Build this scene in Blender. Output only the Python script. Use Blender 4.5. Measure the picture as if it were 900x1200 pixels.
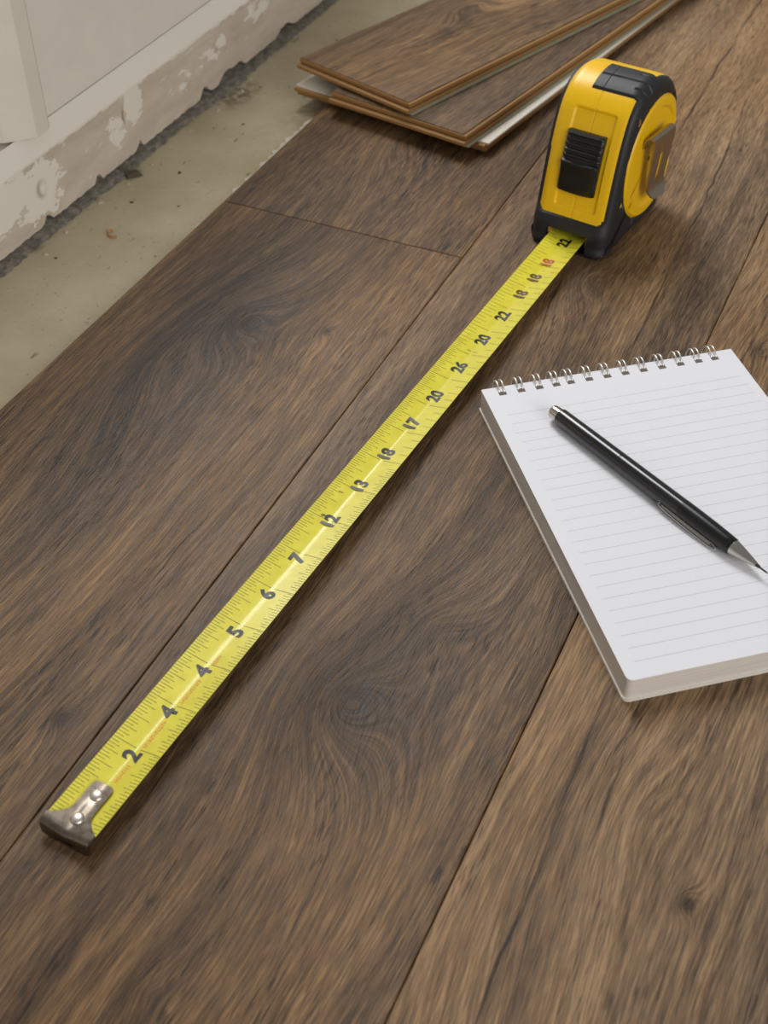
import bpy, bmesh, math, random
from mathutils import Vector, Matrix

# ------------------------------------------------------------------ clear
for o in list(bpy.data.objects):
    bpy.data.objects.remove(o, do_unlink=True)
scene = bpy.context.scene
COL = scene.collection
R = math.radians
MM = 0.001

# ------------------------------------------------------------------ camera
CAM_H, PITCH, ROLL, YAW, FPX = 0.45, 0.753968, -0.00906027, R(25.1), 1520.205
cam_data = bpy.data.cameras.new('camera')
cam = bpy.data.objects.new('camera', cam_data)
COL.objects.link(cam)
cam_data.sensor_fit = 'VERTICAL'
cam_data.sensor_height = 36.0
cam_data.sensor_width = 27.0
cam_data.lens = FPX * 36.0 / 1200.0
fwd = Vector((0, math.cos(PITCH), -math.sin(PITCH)))
upv = Vector((0, math.sin(PITCH), math.cos(PITCH)))
rgt = Vector((1, 0, 0))
cx_ = rgt * math.cos(ROLL) + upv * math.sin(ROLL)
cy_ = -rgt * math.sin(ROLL) + upv * math.cos(ROLL)
rot = Matrix((cx_, cy_, -fwd)).transposed()
rot = Matrix.Rotation(YAW, 3, 'Z') @ rot
cam.matrix_world = Matrix.Translation((0, 0, CAM_H)) @ rot.to_4x4()
cam_data.clip_start = 0.02
cam_data.dof.use_dof = True
cam_data.dof.focus_distance = 0.665
cam_data.dof.aperture_fstop = 15.0
scene.camera = cam

# ------------------------------------------------------------------ world, window daylight, added fill, exposure
world = bpy.data.worlds.new('room_ambient')
scene.world = world
world.use_nodes = True
bg = world.node_tree.nodes['Background']
bg.inputs['Color'].default_value = (1.0, 0.97, 0.93, 1)
bg.inputs['Strength'].default_value = 0.27

sun_l = bpy.data.lights.new('window_daylight', 'AREA')
sun_l.shape = 'RECTANGLE'
sun_l.size = 0.7
sun_l.size_y = 1.15
sun_l.energy = 35
sun_l.color = (1.0, 0.985, 0.98)
win = bpy.data.objects.new('window_daylight', sun_l)
COL.objects.link(win)
TARGET = Vector((-0.22, 0.55, 0))
AZ, EL, DIST = R(40), R(50), 2.1
win.location = TARGET + DIST * Vector((-math.sin(AZ) * math.cos(EL), math.cos(AZ) * math.cos(EL), math.sin(EL)))
win.rotation_euler = (win.location - TARGET).to_track_quat('Z', 'Y').to_euler()

fill_l = bpy.data.lights.new('room_fill_light', 'AREA')  # unseen fill light, added to brighten the wall and the case front
fill_l.shape = 'RECTANGLE'
fill_l.size = 1.6
fill_l.size_y = 1.3
fill_l.energy = 36
fill_l.color = (1.0, 0.97, 0.93)
fill = bpy.data.objects.new('room_fill_light', fill_l)
COL.objects.link(fill)
fill.location = (1.7, -0.8, 1.1)
fill.rotation_euler = (fill.location - Vector((-0.45, 0.65, 0.05))).to_track_quat('Z', 'Y').to_euler()

scene.view_settings.view_transform = 'Standard'
scene.view_settings.look = 'None'
scene.view_settings.exposure = -0.13
scene.view_settings.gamma = 1.0
scene.view_settings.use_curve_mapping = False


# ------------------------------------------------------------------ object helpers
def link(o, parent=None):
    COL.objects.link(o)
    if parent:
        o.parent = parent
    return o


def tag(o, label=None, cat=None, group=None, kind=None):
    if label:
        o['label'] = label
    if cat:
        o['category'] = cat
    if group:
        o['group'] = group
    if kind:
        o['kind'] = kind
    return o


def empty(name, loc=(0, 0, 0), rz=0.0):
    o = bpy.data.objects.new(name, None)
    o.empty_display_size = 0.02
    o.location = loc
    o.rotation_euler = (0, 0, rz)
    COL.objects.link(o)
    return o


def mesh_obj(name, verts, faces, mat, parent=None, smooth=False):
    me = bpy.data.meshes.new(name)
    me.from_pydata([tuple(v) for v in verts], [], faces)
    me.update()
    if smooth:
        me.polygons.foreach_set('use_smooth', [True] * len(me.polygons))
    if mat:
        me.materials.append(mat)
    return link(bpy.data.objects.new(name, me), parent)


def bm_obj(name, bm, mat, parent=None, smooth=False):
    bmesh.ops.recalc_face_normals(bm, faces=bm.faces)
    me = bpy.data.meshes.new(name)
    bm.to_mesh(me)
    bm.free()
    if smooth:
        me.polygons.foreach_set('use_smooth', [True] * len(me.polygons))
    if mat:
        me.materials.append(mat)
    return link(bpy.data.objects.new(name, me), parent)


def bm_box(bm, x0, x1, y0, y1, z0, z1):
    vs = [bm.verts.new((x, y, z)) for z in (z0, z1) for y in (y0, y1) for x in (x0, x1)]
    for f in ((0, 2, 3, 1), (4, 5, 7, 6), (0, 1, 5, 4), (1, 3, 7, 5), (3, 2, 6, 7), (2, 0, 4, 6)):
        bm.faces.new([vs[i] for i in f])
    return vs


def bevel_all(bm, w, seg=2):
    bmesh.ops.bevel(bm, geom=list(bm.edges), offset=w, segments=seg, affect='EDGES', profile=0.5)


def tube(bm, pts, r, n=8, closed=False):
    pts = [Vector(p) for p in pts]
    m = len(pts)
    rings = []
    prev = None
    for i, p in enumerate(pts):
        a = pts[(i - 1) % m] if (closed or i > 0) else p
        b = pts[(i + 1) % m] if (closed or i < m - 1) else p
        t = (b - a).normalized()
        if prev is None:
            ref = Vector((0, 0, 1)) if abs(t.z) < .9 else Vector((1, 0, 0))
            u = t.cross(ref).normalized()
        else:
            u = (prev - t * prev.dot(t)).normalized()
        prev = u
        v = t.cross(u)
        rings.append([bm.verts.new(p + r * (math.cos(2 * math.pi * k / n) * u + math.sin(2 * math.pi * k / n) * v)) for k in range(n)])
    for i in range(m if closed else m - 1):
        A, B = rings[i], rings[(i + 1) % m]
        for k in range(n):
            bm.faces.new((A[k], A[(k + 1) % n], B[(k + 1) % n], B[k]))
    if not closed:
        bm.faces.new(rings[0][::-1])
        bm.faces.new(rings[-1])


def lathe_x(prof, n=32):
    """surface of revolution about local X; prof = [(x, r)]"""
    bm = bmesh.new()
    rings = []
    for x, r in prof:
        rings.append([bm.verts.new((x, r * math.cos(2 * math.pi * k / n), r * math.sin(2 * math.pi * k / n))) for k in range(n)])
    for A, B in zip(rings, rings[1:]):
        for k in range(n):
            bm.faces.new((A[k], A[(k + 1) % n], B[(k + 1) % n], B[k]))
    bm.faces.new(rings[0][::-1])
    bm.faces.new(rings[-1])
    return bm


def shade_auto(o, ang=35):
    me = o.data
    me.polygons.foreach_set('use_smooth', [True] * len(me.polygons))
    bm = bmesh.new()
    bm.from_mesh(me)
    for e in bm.edges:
        if len(e.link_faces) == 2 and e.calc_face_angle(0) > R(ang):
            e.smooth = False
    bm.to_mesh(me)
    bm.free()
    return o


# ------------------------------------------------------------------ node helpers
class G:
    """small expression builder for shader nodes"""

    def __init__(self, name):
        self.mat = bpy.data.materials.new(name)
        self.mat.use_nodes = True
        self.nt = self.mat.node_tree
        self.bsdf = self.nt.nodes['Principled BSDF']

    def node(self, t, **kw):
        n = self.nt.nodes.new(t)
        for k, v in kw.items():
            setattr(n, k, v)
        return n

    def put(self, sock, v):
        if isinstance(v, bpy.types.NodeSocket):
            self.nt.links.new(v, sock)
        else:
            sock.default_value = v

    def m(self, op, a, b=None, c=None, clamp=False):
        n = self.node('ShaderNodeMath', operation=op, use_clamp=clamp)
        self.put(n.inputs[0], a)
        if b is not None:
            self.put(n.inputs[1], b)
        if c is not None:
            self.put(n.inputs[2], c)
        return n.outputs[0]

    def add(self, a, b): return self.m('ADD', a, b)
    def sub(self, a, b): return self.m('SUBTRACT', a, b)
    def mul(self, a, b): return self.m('MULTIPLY', a, b)

    def xyz(self):
        tc = self.node('ShaderNodeTexCoord')
        s = self.node('ShaderNodeSeparateXYZ')
        self.nt.links.new(tc.outputs['Object'], s.inputs[0])
        return s.outputs[0], s.outputs[1], s.outputs[2]

    def vec(self, x, y, z=0.0):
        c = self.node('ShaderNodeCombineXYZ')
        for i, v in enumerate((x, y, z)):
            self.put(c.inputs[i], v)
        return c.outputs[0]

    def noise(self, v, scale=1.0, detail=3.0, rough=0.5, dist=0.0):
        n = self.node('ShaderNodeTexNoise')
        self.put(n.inputs['Vector'], v)
        n.inputs['Scale'].default_value = scale
        n.inputs['Detail'].default_value = detail
        n.inputs['Roughness'].default_value = rough
        n.inputs['Distortion'].default_value = dist
        return n.outputs[0]

    def rng(self, v, a, b, c=0.0, d=1.0, smooth=False):
        n = self.node('ShaderNodeMapRange')
        n.interpolation_type = 'SMOOTHSTEP' if smooth else 'LINEAR'
        self.put(n.inputs[0], v)
        for i, q in enumerate((a, b, c, d)):
            self.put(n.inputs[1 + i], q)
        return n.outputs[0]

    def gauss(self, x, y, x0, y0, rx, ry, p=1.0):
        dx = self.mul(self.sub(x, x0), 1 / rx)
        dy = self.mul(self.sub(y, y0), 1 / ry)
        q = self.add(self.mul(dx, dx), self.mul(dy, dy))
        if p != 1.0:
            q = self.m('POWER', q, p)
        return self.m('EXPONENT', self.mul(q, -1.0))

    def ramp(self, v, stops):
        n = self.node('ShaderNodeValToRGB')
        self.put(n.inputs[0], v)
        el = n.color_ramp.elements
        while len(el) < len(stops):
            el.new(0.5)
        for e, (p, c) in zip(el, stops):
            e.position = p
            e.color = (*c, 1)
        return n.outputs[0]

    def mix(self, f, a, b):
        n = self.node('ShaderNodeMix', data_type='RGBA')
        self.put(n.inputs[0], f)
        for i, v in ((6, a), (7, b)):
            if isinstance(v, tuple):
                v = (*v[:3], 1)
            self.put(n.inputs[i], v)
        return n.outputs[2]

    def bump(self, h, strength, dist=0.001):
        n = self.node('ShaderNodeBump')
        n.inputs['Strength'].default_value = strength
        n.inputs['Distance'].default_value = dist
        self.put(n.inputs['Height'], h)
        self.nt.links.new(n.outputs[0], self.bsdf.inputs['Normal'])

    def out(self, color=None, rough=None, metal=None, spec=None, coat=None, coat_rough=None):
        b = self.bsdf.inputs
        if color is not None:
            self.put(b['Base Color'], (*color, 1) if isinstance(color, tuple) else color)
        if rough is not None:
            self.put(b['Roughness'], rough)
        if metal is not None:
            b['Metallic'].default_value = metal
        if spec is not None:
            b['Specular IOR Level'].default_value = spec
        if coat is not None:
            b['Coat Weight'].default_value = coat
            b['Coat Roughness'].default_value = coat_rough or 0.05
        return self.mat


def srgb(r, g, b):
    f = lambda v: (v / 255 / 12.92) if v <= 10 else ((v / 255 + .055) / 1.055) ** 2.4
    return (f(r), f(g), f(b))


def plain(name, rgb, rough=0.5, metal=0.0, spec=0.5, coat=0.0, noise_scale=900.0, amt=0.06, bump=0.0):
    g = G(name)
    x, y, z = g.xyz()
    n = g.noise(g.vec(x, y, z), noise_scale, 3)
    k = g.rng(n, 0.3, 0.7, 1 - amt, 1 + amt)
    vm = g.node('ShaderNodeVectorMath', operation='SCALE')
    vm.inputs[0].default_value = rgb
    g.put(vm.inputs['Scale'], k)
    g.out(vm.outputs[0], rough, metal, spec, coat)
    if bump:
        g.bump(n, bump, 0.0003)
    return g.mat


# ------------------------------------------------------------------ wood
def wood(name, seed, knots, tone=0.0, warm=0.0, cracks=(), darks=(), lights=(), contrast=1.0):
    """laminate oak print.  knots=(x,y,rx,ry,amp,dark)  cracks=(x,y0,y1,slope,width)"""
    g = G(name)
    x, y, z = g.xyz()
    ox, oy = seed * 3.17, seed * 5.91
    # slow wandering of the grain
    w1 = g.noise(g.vec(g.add(g.mul(x, 6.0), ox), g.add(g.mul(y, 2.4), oy), seed), 1.0, 2)
    w2 = g.noise(g.vec(g.add(g.mul(x, 40.0), ox), g.add(g.mul(y, 18.0), oy), seed + 4), 1.0, 3)
    gx = g.add(x, g.mul(g.sub(w1, 0.5), 0.060))
    gx = g.add(gx, g.mul(g.sub(w2, 0.5), 0.0022))
    kd = None
    for (kx, ky, rx, ry, amp, dark) in knots:
        e = g.gauss(x, y, kx, ky, rx, ry, 0.75)
        gx = g.add(gx, g.mul(e, amp))
        if dark:
            e2 = g.gauss(x, y, kx, ky, rx * 1.0, ry * 0.9, 0.8)
            e2 = g.mul(e2, dark)
            kd = e2 if kd is None else g.add(kd, e2)
    for (kx, ky, rx, ry, dark) in darks:
        e2 = g.mul(g.gauss(x, y, kx, ky, rx, ry, 0.8), dark)
        kd = e2 if kd is None else g.add(kd, e2)
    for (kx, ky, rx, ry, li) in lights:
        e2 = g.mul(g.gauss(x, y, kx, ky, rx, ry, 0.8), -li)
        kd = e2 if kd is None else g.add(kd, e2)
    if kd is None:
        kd = 0.0
    band = g.noise(g.vec(g.add(g.mul(gx, 75.0), ox), g.add(g.mul(y, 2.0), oy), seed), 1.0, 4, 0.6)
    fine = g.noise(g.vec(g.add(g.mul(gx, 430.0), ox), g.add(g.mul(y, 13.0), oy), seed + 9), 1.0, 4, 0.62)
    fib = g.noise(g.vec(g.add(g.mul(gx, 1400.0), ox), g.add(g.mul(y, 42.0), oy), seed + 2), 1.0, 3, 0.6)
    xs = g.add(x, g.mul(g.sub(gx, x), 0.25))
    fib2 = g.noise(g.vec(g.add(g.mul(xs, 1300.0), oy), g.add(g.mul(y, 85.0), ox), seed + 5), 1.0, 2, 0.55)
    blot = g.noise(g.vec(g.add(g.mul(x, 16.0), oy), g.add(g.mul(y, 5.0), ox), seed + 6), 1.0, 4, 0.6)
    band = g.rng(band, 0.28, 0.72, -1, 1)
    fine = g.rng(fine, 0.28, 0.72, -1, 1)
    fibc = g.rng(fib, 0.36, 0.64, -1, 1)
    fib2c = g.rng(fib2, 0.36, 0.64, -1, 1)
    blot = g.rng(blot, 0.28, 0.72, -1, 1)
    t = g.add(g.mul(band, 0.13 * contrast), g.mul(fine, 0.10 * contrast))
    t = g.add(t, g.mul(fibc, 0.11))
    t = g.add(t, g.mul(fib2c, 0.085))
    t = g.add(t, g.mul(blot, 0.09))
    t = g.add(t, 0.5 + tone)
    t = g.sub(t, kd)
    # pores: short dark dashes that follow the grain
    pn = g.noise(g.vec(g.add(g.mul(xs, 760.0), ox), g.add(g.mul(y, 75.0), oy), seed + 12), 1.0, 1, 0.5)
    pore = g.rng(pn, 0.57, 0.68, 0, 1, True)
    pmask = g.rng(g.noise(g.vec(g.mul(gx, 70), g.mul(y, 9), seed + 1), 1, 2), 0.42, 0.62, 0, 1)
    pore = g.mul(pore, pmask)
    t = g.sub(t, g.mul(pore, 0.22))
    hgt = g.sub(g.add(g.mul(fibc, 0.4), g.mul(fib2c, 0.5)), g.mul(pore, 1.0))
    for (cx, y0, y1, sl, wd) in cracks:
        wob = g.mul(g.sub(g.noise(g.vec(g.mul(y, 30), seed, cx * 50), 1, 3), 0.5), 0.006)
        d = g.m('ABSOLUTE', g.sub(g.sub(x, cx), g.add(wob, g.mul(g.sub(y, y0), sl))))
        inr = g.mul(g.rng(y, y0 - .02, y0 + .02), g.rng(y, y1 + .02, y1 - .02))
        wv = g.mul(inr, wd)
        brk = g.rng(g.noise(g.vec(g.mul(y, 18), seed + 3, cx * 90), 1, 2), 0.35, 0.6, 0.25, 1)
        cr = g.mul(g.mul(g.rng(d, g.mul(wv, 0.35), wv, 1, 0), inr), brk)
        t = g.sub(t, g.mul(cr, 0.42))
        hgt = g.sub(hgt, cr)
    warmv = g.rng(g.noise(g.vec(g.mul(x, 14), g.mul(y, 3), seed + 7), 1, 2), 0.3, 0.7, -0.5, 0.5)
    cold = g.ramp(t, [(0.05, srgb(38, 31, 25)), (0.33, srgb(82, 66, 51)), (0.55, srgb(119, 98, 75)), (0.80, srgb(160, 133, 102)), (1.0, srgb(192, 164, 128))])
    hot = g.ramp(t, [(0.05, srgb(40, 29, 18)), (0.33, srgb(87, 65, 42)), (0.55, srgb(127, 97, 63)), (0.80, srgb(170, 134, 90)), (1.0, srgb(202, 166, 116))])
    f = g.m('ADD', g.mul(warmv, 0.9), 0.5 + warm, clamp=True)
    col = g.mix(f, cold, hot)
    g.out(col, g.rng(fib2, 0.3, 0.7, 0.42, 0.58), 0, 0.27)
    g.bump(hgt, 0.30, 0.0003)
    return g.mat


hdf = plain('fibreboard_core', srgb(150, 112, 64), 0.75, noise_scale=1500, amt=0.14, bump=0.2)
hdf_dark = plain('fibreboard_dark', srgb(112, 80, 44), 0.8, noise_scale=1500, amt=0.14)
backing_grey = plain('backing_grey_green', srgb(150, 150, 128), 0.6, amt=0.05)
backing_white = plain('backing_white', srgb(214, 208, 196), 0.55, amt=0.03, noise_scale=300)

# ------------------------------------------------------------------ FLOOR: concrete slab, planks as its parts
X_WALL = -0.541
SLAB_Z = -0.0095


def concrete_mat():
    g = G('concrete_screed')
    x, y, z = g.xyz()
    v = g.vec(x, y, z)
    n1 = g.noise(v, 14, 5, 0.6)
    n2 = g.noise(v, 260, 3, 0.6)
    n3 = g.noise(g.vec(g.mul(x, 1.0), g.mul(y, 0.35), 3.0), 120, 3, 0.65)
    base = g.ramp(n1, [(0.25, srgb(170, 158, 130)), (0.5, srgb(184, 173, 145)), (0.75, srgb(198, 188, 162))])
    sp = g.rng(n2, 0.64, 0.72, 0, 0.55)
    base = g.mix(sp, base, srgb(120, 106, 82))
    sc = g.rng(n3, 0.66, 0.71, 0, 0.6)
    base = g.mix(sc, base, srgb(92, 80, 62))
    # dirty mortar strip left where the skirting met the slab
    ed = g.noise(g.vec(g.mul(x, 40), g.mul(y, 34), 1.0), 1, 4, 0.65)
    lim = g.add(-0.526, g.mul(g.sub(ed, 0.5), 0.022))
    dirt = g.rng(g.sub(x, lim), -0.004, 0.005, 1, 0, True)
    dcol = g.ramp(g.noise(v, 160, 4, 0.7), [(0.3, srgb(72, 68, 62)), (0.5, srgb(104, 100, 92)), (0.7, srgb(142, 138, 126))])
    base = g.mix(dirt, base, dcol)
    for (px, py, rx, ry, s) in ((-0.513, 0.832, 0.012, 0.024, 0.8), (-0.521, 0.69, 0.007, 0.010, .8), (-.445, .83, .02, .03, .35)):
        e = g.gauss(x, y, px, py, rx, ry, 1.5)
        e = g.mul(g.mul(e, g.rng(g.noise(v, 180, 4, 0.7), 0.38, 0.55)), s)
        base = g.mix(e, base, srgb(96, 88, 74))
    g.out(base, 0.85, 0, 0.3)
    g.bump(g.add(n2, g.mul(dirt, g.noise(v, 220, 4))), 0.35, 0.001)
    return g.mat


bm = bmesh.new()
bm_box(bm, -1.6, 1.4, -0.9, 2.4, -0.06, SLAB_Z)
floor = bm_obj('floor', bm, concrete_mat())
tag(floor, 'beige concrete floor slab partly covered with brown laminate planks', kind='structure')


def floor_plank(x0, x1, y0, y1, mat, gap=0.00022, bev=0.0006, step=0.004):
    bm = bmesh.new()
    bm_box(bm, x0 + gap, x1 - gap, y0 + gap, y1 - gap, SLAB_Z + 0.0008, 0.0)
    top = [e for e in bm.edges if all(abs(v.co.z) < 1e-6 for v in e.verts)]
    bmesh.ops.bevel(bm, geom=top, offset=bev, segments=2, affect='EDGES', profile=0.5)
    return bm_obj('plank', bm, mat, floor)


XL, XA, XB, XC = -0.4326, -0.2572, -0.0915, 0.0800
YJ = 0.6706
# plank between concrete edge and first seam, this side of the end joint
w_left = wood('oak_print_swirl', 1.3, [
    (-0.347, 0.552, 0.024, 0.036, 0.020, 0.14), (-0.346, 0.552, 0.006, 0.009, 0.008, 0.16),
    (-0.378, 0.50, 0.038, 0.11, 0.034, 0.06),
    (-0.300, 0.563, 0.004, 0.006, 0.006, 0.24), (-0.2763, 0.2565, 0.005, 0.008, 0.006, 0.24),
    (-0.268, 0.575, 0.004, 0.006, 0.004, 0.16)],
    tone=-0.095, warm=0.30, darks=[(-0.385, 0.58, 0.035, 0.09, 0.15), (-0.372, 0.46, 0.03, 0.10, 0.12), (-0.33, .40, .02, .06, .06)],
    lights=[(-0.285, 0.53, 0.03, 0.12, 0.10), (-0.41, 0.40, 0.02, 0.1, 0.06)], cracks=[(-0.300, 0.44, 0.50, 0.03, 0.0007), (-0.285, 0.33, 0.40, 0.02, 0.0006)])
w_left_far = wood('oak_print_far', 4.7, [(-0.36, 0.80, 0.03, 0.08, 0.03, 0.03)], tone=-0.13, warm=0.15)
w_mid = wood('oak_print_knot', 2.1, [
    (-0.168, 0.318, 0.036, 0.048, 0.042, 0.13), (-0.167, 0.314, 0.014, 0.020, 0.012, 0.04),
    (-0.150, 0.373, 0.022, 0.030, 0.018, 0.08),
    (-0.176, 0.677, 0.014, 0.035, 0.014, 0.08), (-0.176, 0.167, 0.008, 0.012, 0.006, 0.10)],
    tone=-0.125, warm=0.0, lights=[(-0.15, 1.02, 0.13, 0.36, 0.27), (-0.12, 0.22, 0.03, 0.12, 0.05)], darks=[(-0.168, 0.325, 0.022, 0.034, 0.08)],  # broad far patch: lighter wood tone with grazing floor sheen painted in
    cracks=[(-0.130, 0.61, 0.80, -0.02, 0.0010), (-0.1335, 0.80, 0.97, -0.06, 0.0009), (-0.177, 0.90, 1.20, 0.0, 0.0013), (-0.187, 0.63, 0.68, -0.1, 0.0012)])
w_right = wood('oak_print_plain', 3.4, [
    (-0.0066, 0.283, 0.004, 0.006, 0.008, 0.35), (-0.0613, 0.648, 0.004, 0.008, 0.008, 0.35),
    (-0.035, 0.31, 0.02, 0.06, 0.012, 0.0)],
    tone=0.035, warm=0.0, cracks=[(-0.062, 0.20, 0.36, -0.02, 0.0011), (-0.048, 0.30, 0.34, 0.0, 0.0012), (-0.07, 0.60, 0.75, 0.05, 0.001)],
    lights=[(-0.08, 0.30, 0.012, 0.2, 0.07)])
w_far_right = wood('oak_print_side', 6.2, [(0.15, 0.6, 0.03, 0.07, 0.04, 0.1)], tone=0.0, warm=0.0)

floor_plank(XL, XA, -0.55, YJ, w_left)
floor_plank(XL, XA, YJ, 1.85, w_left_far)
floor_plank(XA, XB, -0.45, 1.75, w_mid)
floor_plank(XB, XC, -0.60, 1.90, w_right)
floor_plank(XC, XC + 0.17, -0.30, 0.86, w_far_right)
floor_plank(XC, XC + 0.17, 0.86, 2.0, w_left_far)
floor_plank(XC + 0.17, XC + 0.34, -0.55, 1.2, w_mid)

# white foam underlay peeping out along the cut edge of the planks
random.seed(4)
vs, fs = [], []
ys = [0.30 + i * 0.004 for i in range(240)]
for i, yy in enumerate(ys):
    ext = 0.0002
    for (c, wdt, a) in ((0.60, 0.03, .0012), (0.735, 0.040, .0042), (0.79, 0.025, .0034), (0.64, 0.012, .002), (.69, .01, .0025), (1.0, .1, .002), (.50, .02, .0005)):
        ext += a * math.exp(-((yy - c) / wdt) ** 2)
    ext *= random.uniform(0.7, 1.8)
    for xx, zz in ((XL - ext, -0.0034), (XL - ext - 0.0008, SLAB_Z + 0.0001), (XL + 0.02, SLAB_Z + 0.0001)):
        vs.append((xx, yy, zz))
    if i:
        a, b = (i - 1) * 3, i * 3
        fs.append((a, b, b + 1, a + 1))
for i in range(len(ys)):
    vs.append((XL - 0.0001, ys[i], -0.0034))
nb = 3 * len(ys)
for i in range(1, len(ys)):
    fs.append((nb + i - 1, nb + i, i * 3, (i - 1) * 3))
mesh_obj('underlay_edge', vs, fs, plain('underlay_foam', srgb(205, 198, 178), 0.8, amt=0.1, noise_scale=500), floor)

# ------------------------------------------------------------------ WALL, BASEBOARD, TRIM
def paint_mat(name, rgb, sc=60.0):
    g = G(name)
    x, y, z = g.xyz()
    v = g.vec(x, y, z)
    n = g.noise(v, sc, 4, 0.6)
    c = g.ramp(n, [(0.25, tuple(q * 0.94 for q in rgb)), (0.75, rgb)])
    g.out(c, 0.6, 0, 0.35)
    g.bump(g.noise(v, 420, 3), 0.10, 0.0008)
    return g.mat


wall_paint = paint_mat('wall_paint', srgb(230, 225, 216))
trim_paint = paint_mat('trim_paint', srgb(226, 219, 208), 30)
bm = bmesh.new()
bm_box(bm, -0.66, X_WALL, 0.6225, 2.4, SLAB_Z, 0.30)
bm_box(bm, -0.70, -0.62, -0.9, 0.6225, SLAB_Z, 0.30)
wall = bm_obj('wall_left', bm, wall_paint)
tag(wall, 'off white painted wall above scraped skirting board', kind='structure')


def scraped_mat():
    g = G('scraped_skirting')
    x, y, z = g.xyz()
    v = g.vec(x, y, z)
    n1 = g.noise(g.vec(g.mul(y, 18), g.mul(z, 60), 0.0), 1, 4, 0.6)
    bare = g.ramp(n1, [(0.25, srgb(190, 175, 158)), (0.5, srgb(204, 191, 176)), (0.75, srgb(217, 206, 192))])
    paint = srgb(232, 226, 216)
    # remaining paint: bevel + ragged flakes
    rag = g.noise(g.vec(g.mul(y, 90), g.mul(z, 150), 2.0), 1, 4, 0.6)
    lim = g.add(0.0425, g.mul(g.sub(rag, 0.5), 0.008))
    mask = g.rng(g.sub(z, lim), -0.0006, 0.0006)
    for (py, pz, ry, rz, s) in ((0.600, 0.022, 0.026, 0.022, 1.0), (0.714, 0.032, 0.012, 0.016, 1.1), (0.690, 0.022, 0.012, 0.016, .75), (0.565, 0.030, 0.03, 0.02, 1.0), (0.83, 0.026, 0.03, 0.010, .62), (0.90, 0.034, 0.03, 0.012, .66), (.78, .02, .02, .012, .5)):
        e = g.mul(g.gauss(y, z, py, pz, ry, rz, 1.6), s)
        e = g.rng(g.sub(e, g.rng(rag, 0.3, 0.7, 0.12, 0.9)), -0.03, 0.05)
        mask = g.m('MAXIMUM', mask, e)
    fl = g.rng(g.noise(g.vec(g.mul(y, 60), g.mul(z, 110), 7.0), 1, 4, 0.65), 0.63, 0.66)
    mask = g.m('MAXIMUM', mask, g.mul(fl, 0.6))
    col = g.mix(mask, bare, paint)
    # nail scars
    for (py, pz, ry, rz) in ((0.7005, 0.029, 0.0022, 0.0055), (0.601, 0.0225, 0.005, 0.006)):
        a = g.gauss(y, z, py, pz, ry, rz, 2.0)
        b = g.gauss(y, z, py + 0.0012, pz, ry * 0.7, rz * 0.75, 2.0)
        col = g.mix(g.m('MULTIPLY', g.sub(a, b), 0.8, clamp=True), col, srgb(120, 98, 74))
    g.out(col, 0.75, 0, 0.3)
    g.bump(g.add(g.mul(mask, 0.8), n1), 0.35, 0.0012)
    return g.mat


# skirting: face with ragged foot, bevelled top, small gap to the wall
random.seed(9)
vs, fs = [], []
y = -0.9
cols = []
while y < 2.4:
    cols.append(y)
    y += 0.0035 if 0.45 < y < 1.15 else 0.05
notch = [(0.602, 0.004, 0.005), (0.662, 0.003, 0.005), (0.715, 0.0025, 0.006), (0.808, 0.006, 0.0065), (0.842, 0.010, 0.006), (0.86, .008, .005), (0.94, 0.012, 0.005)]
for yy in cols:
    zb = -0.0022 + random.uniform(-0.0005, 0.0005)
    for (c, w, h) in notch:
        zb += h * math.exp(-((yy - c) / w) ** 4)
    zt = 0.0445
    for p in ((-0.5405, yy, zb), (-0.528, yy, zb), (-0.528, yy, zb * .5 + .012), (-0.528, yy, zt), (-0.5287, yy, zt + 0.0012), (-0.5385, yy, 0.0560), (-0.5400, yy, 0.0545), (-0.5405, yy, 0.050)):
        vs.append(p)
k = 8
for i in range(1, len(cols)):
    for j in range(k):
        a, b = (i - 1) * k, i * k
        fs.append((a + j, b + j, b + (j + 1) % k, a + (j + 1) % k))
fs.append(tuple(range(k)))
fs.append(tuple(range((len(cols) - 1) * k, len(cols) * k))[::-1])
bb = mesh_obj('baseboard_left', vs, fs, scraped_mat())
tag(bb, 'low skirting board with paint scraped off in patches', kind='structure')

# mortar fillet in the gap under the skirting
random.seed(21)
vs, fs = [], []
ny = 260
for i in range(ny):
    yy = 0.40 + i * 0.0035
    j1 = random.uniform(-1, 1)
    j2 = random.uniform(-1, 1)
    bulge = 0.004 * math.exp(-((yy - 0.84) / 0.03) ** 2) + 0.002 * math.exp(-((yy - 0.68) / 0.02) ** 2)
    vs += [(-0.5405, yy, -0.0045), (-0.533 + 0.0008 * j1, yy, -0.0065 + 0.0005 * j2), (-0.527 + 0.0008 * j2 + bulge, yy, -0.0085 + 0.0003 * j1), (-0.5235 + 0.0012 * j1 + bulge, yy, SLAB_Z - 0.0001)]
    if i:
        for j in range(3):
            a, b = (i - 1) * 4 + j, i * 4 + j
            fs.append((a, b, b + 1, a + 1))
g = G('mortar_grey')
x, y, z = g.xyz()
nn = g.noise(g.vec(x, g.mul(y, 0.6), z), 240, 5, 0.7)
g.out(g.ramp(nn, [(0.3, srgb(88, 84, 77)), (0.5, srgb(124, 119, 109)), (0.72, srgb(160, 154, 141))]), 0.9, 0, 0.2)
g.bump(nn, 0.25, 0.001)
mo = mesh_obj('trim_2', vs, fs, g.mat)
tag(mo, 'grey crumbly mortar strip under the skirting board', kind='structure')

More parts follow.
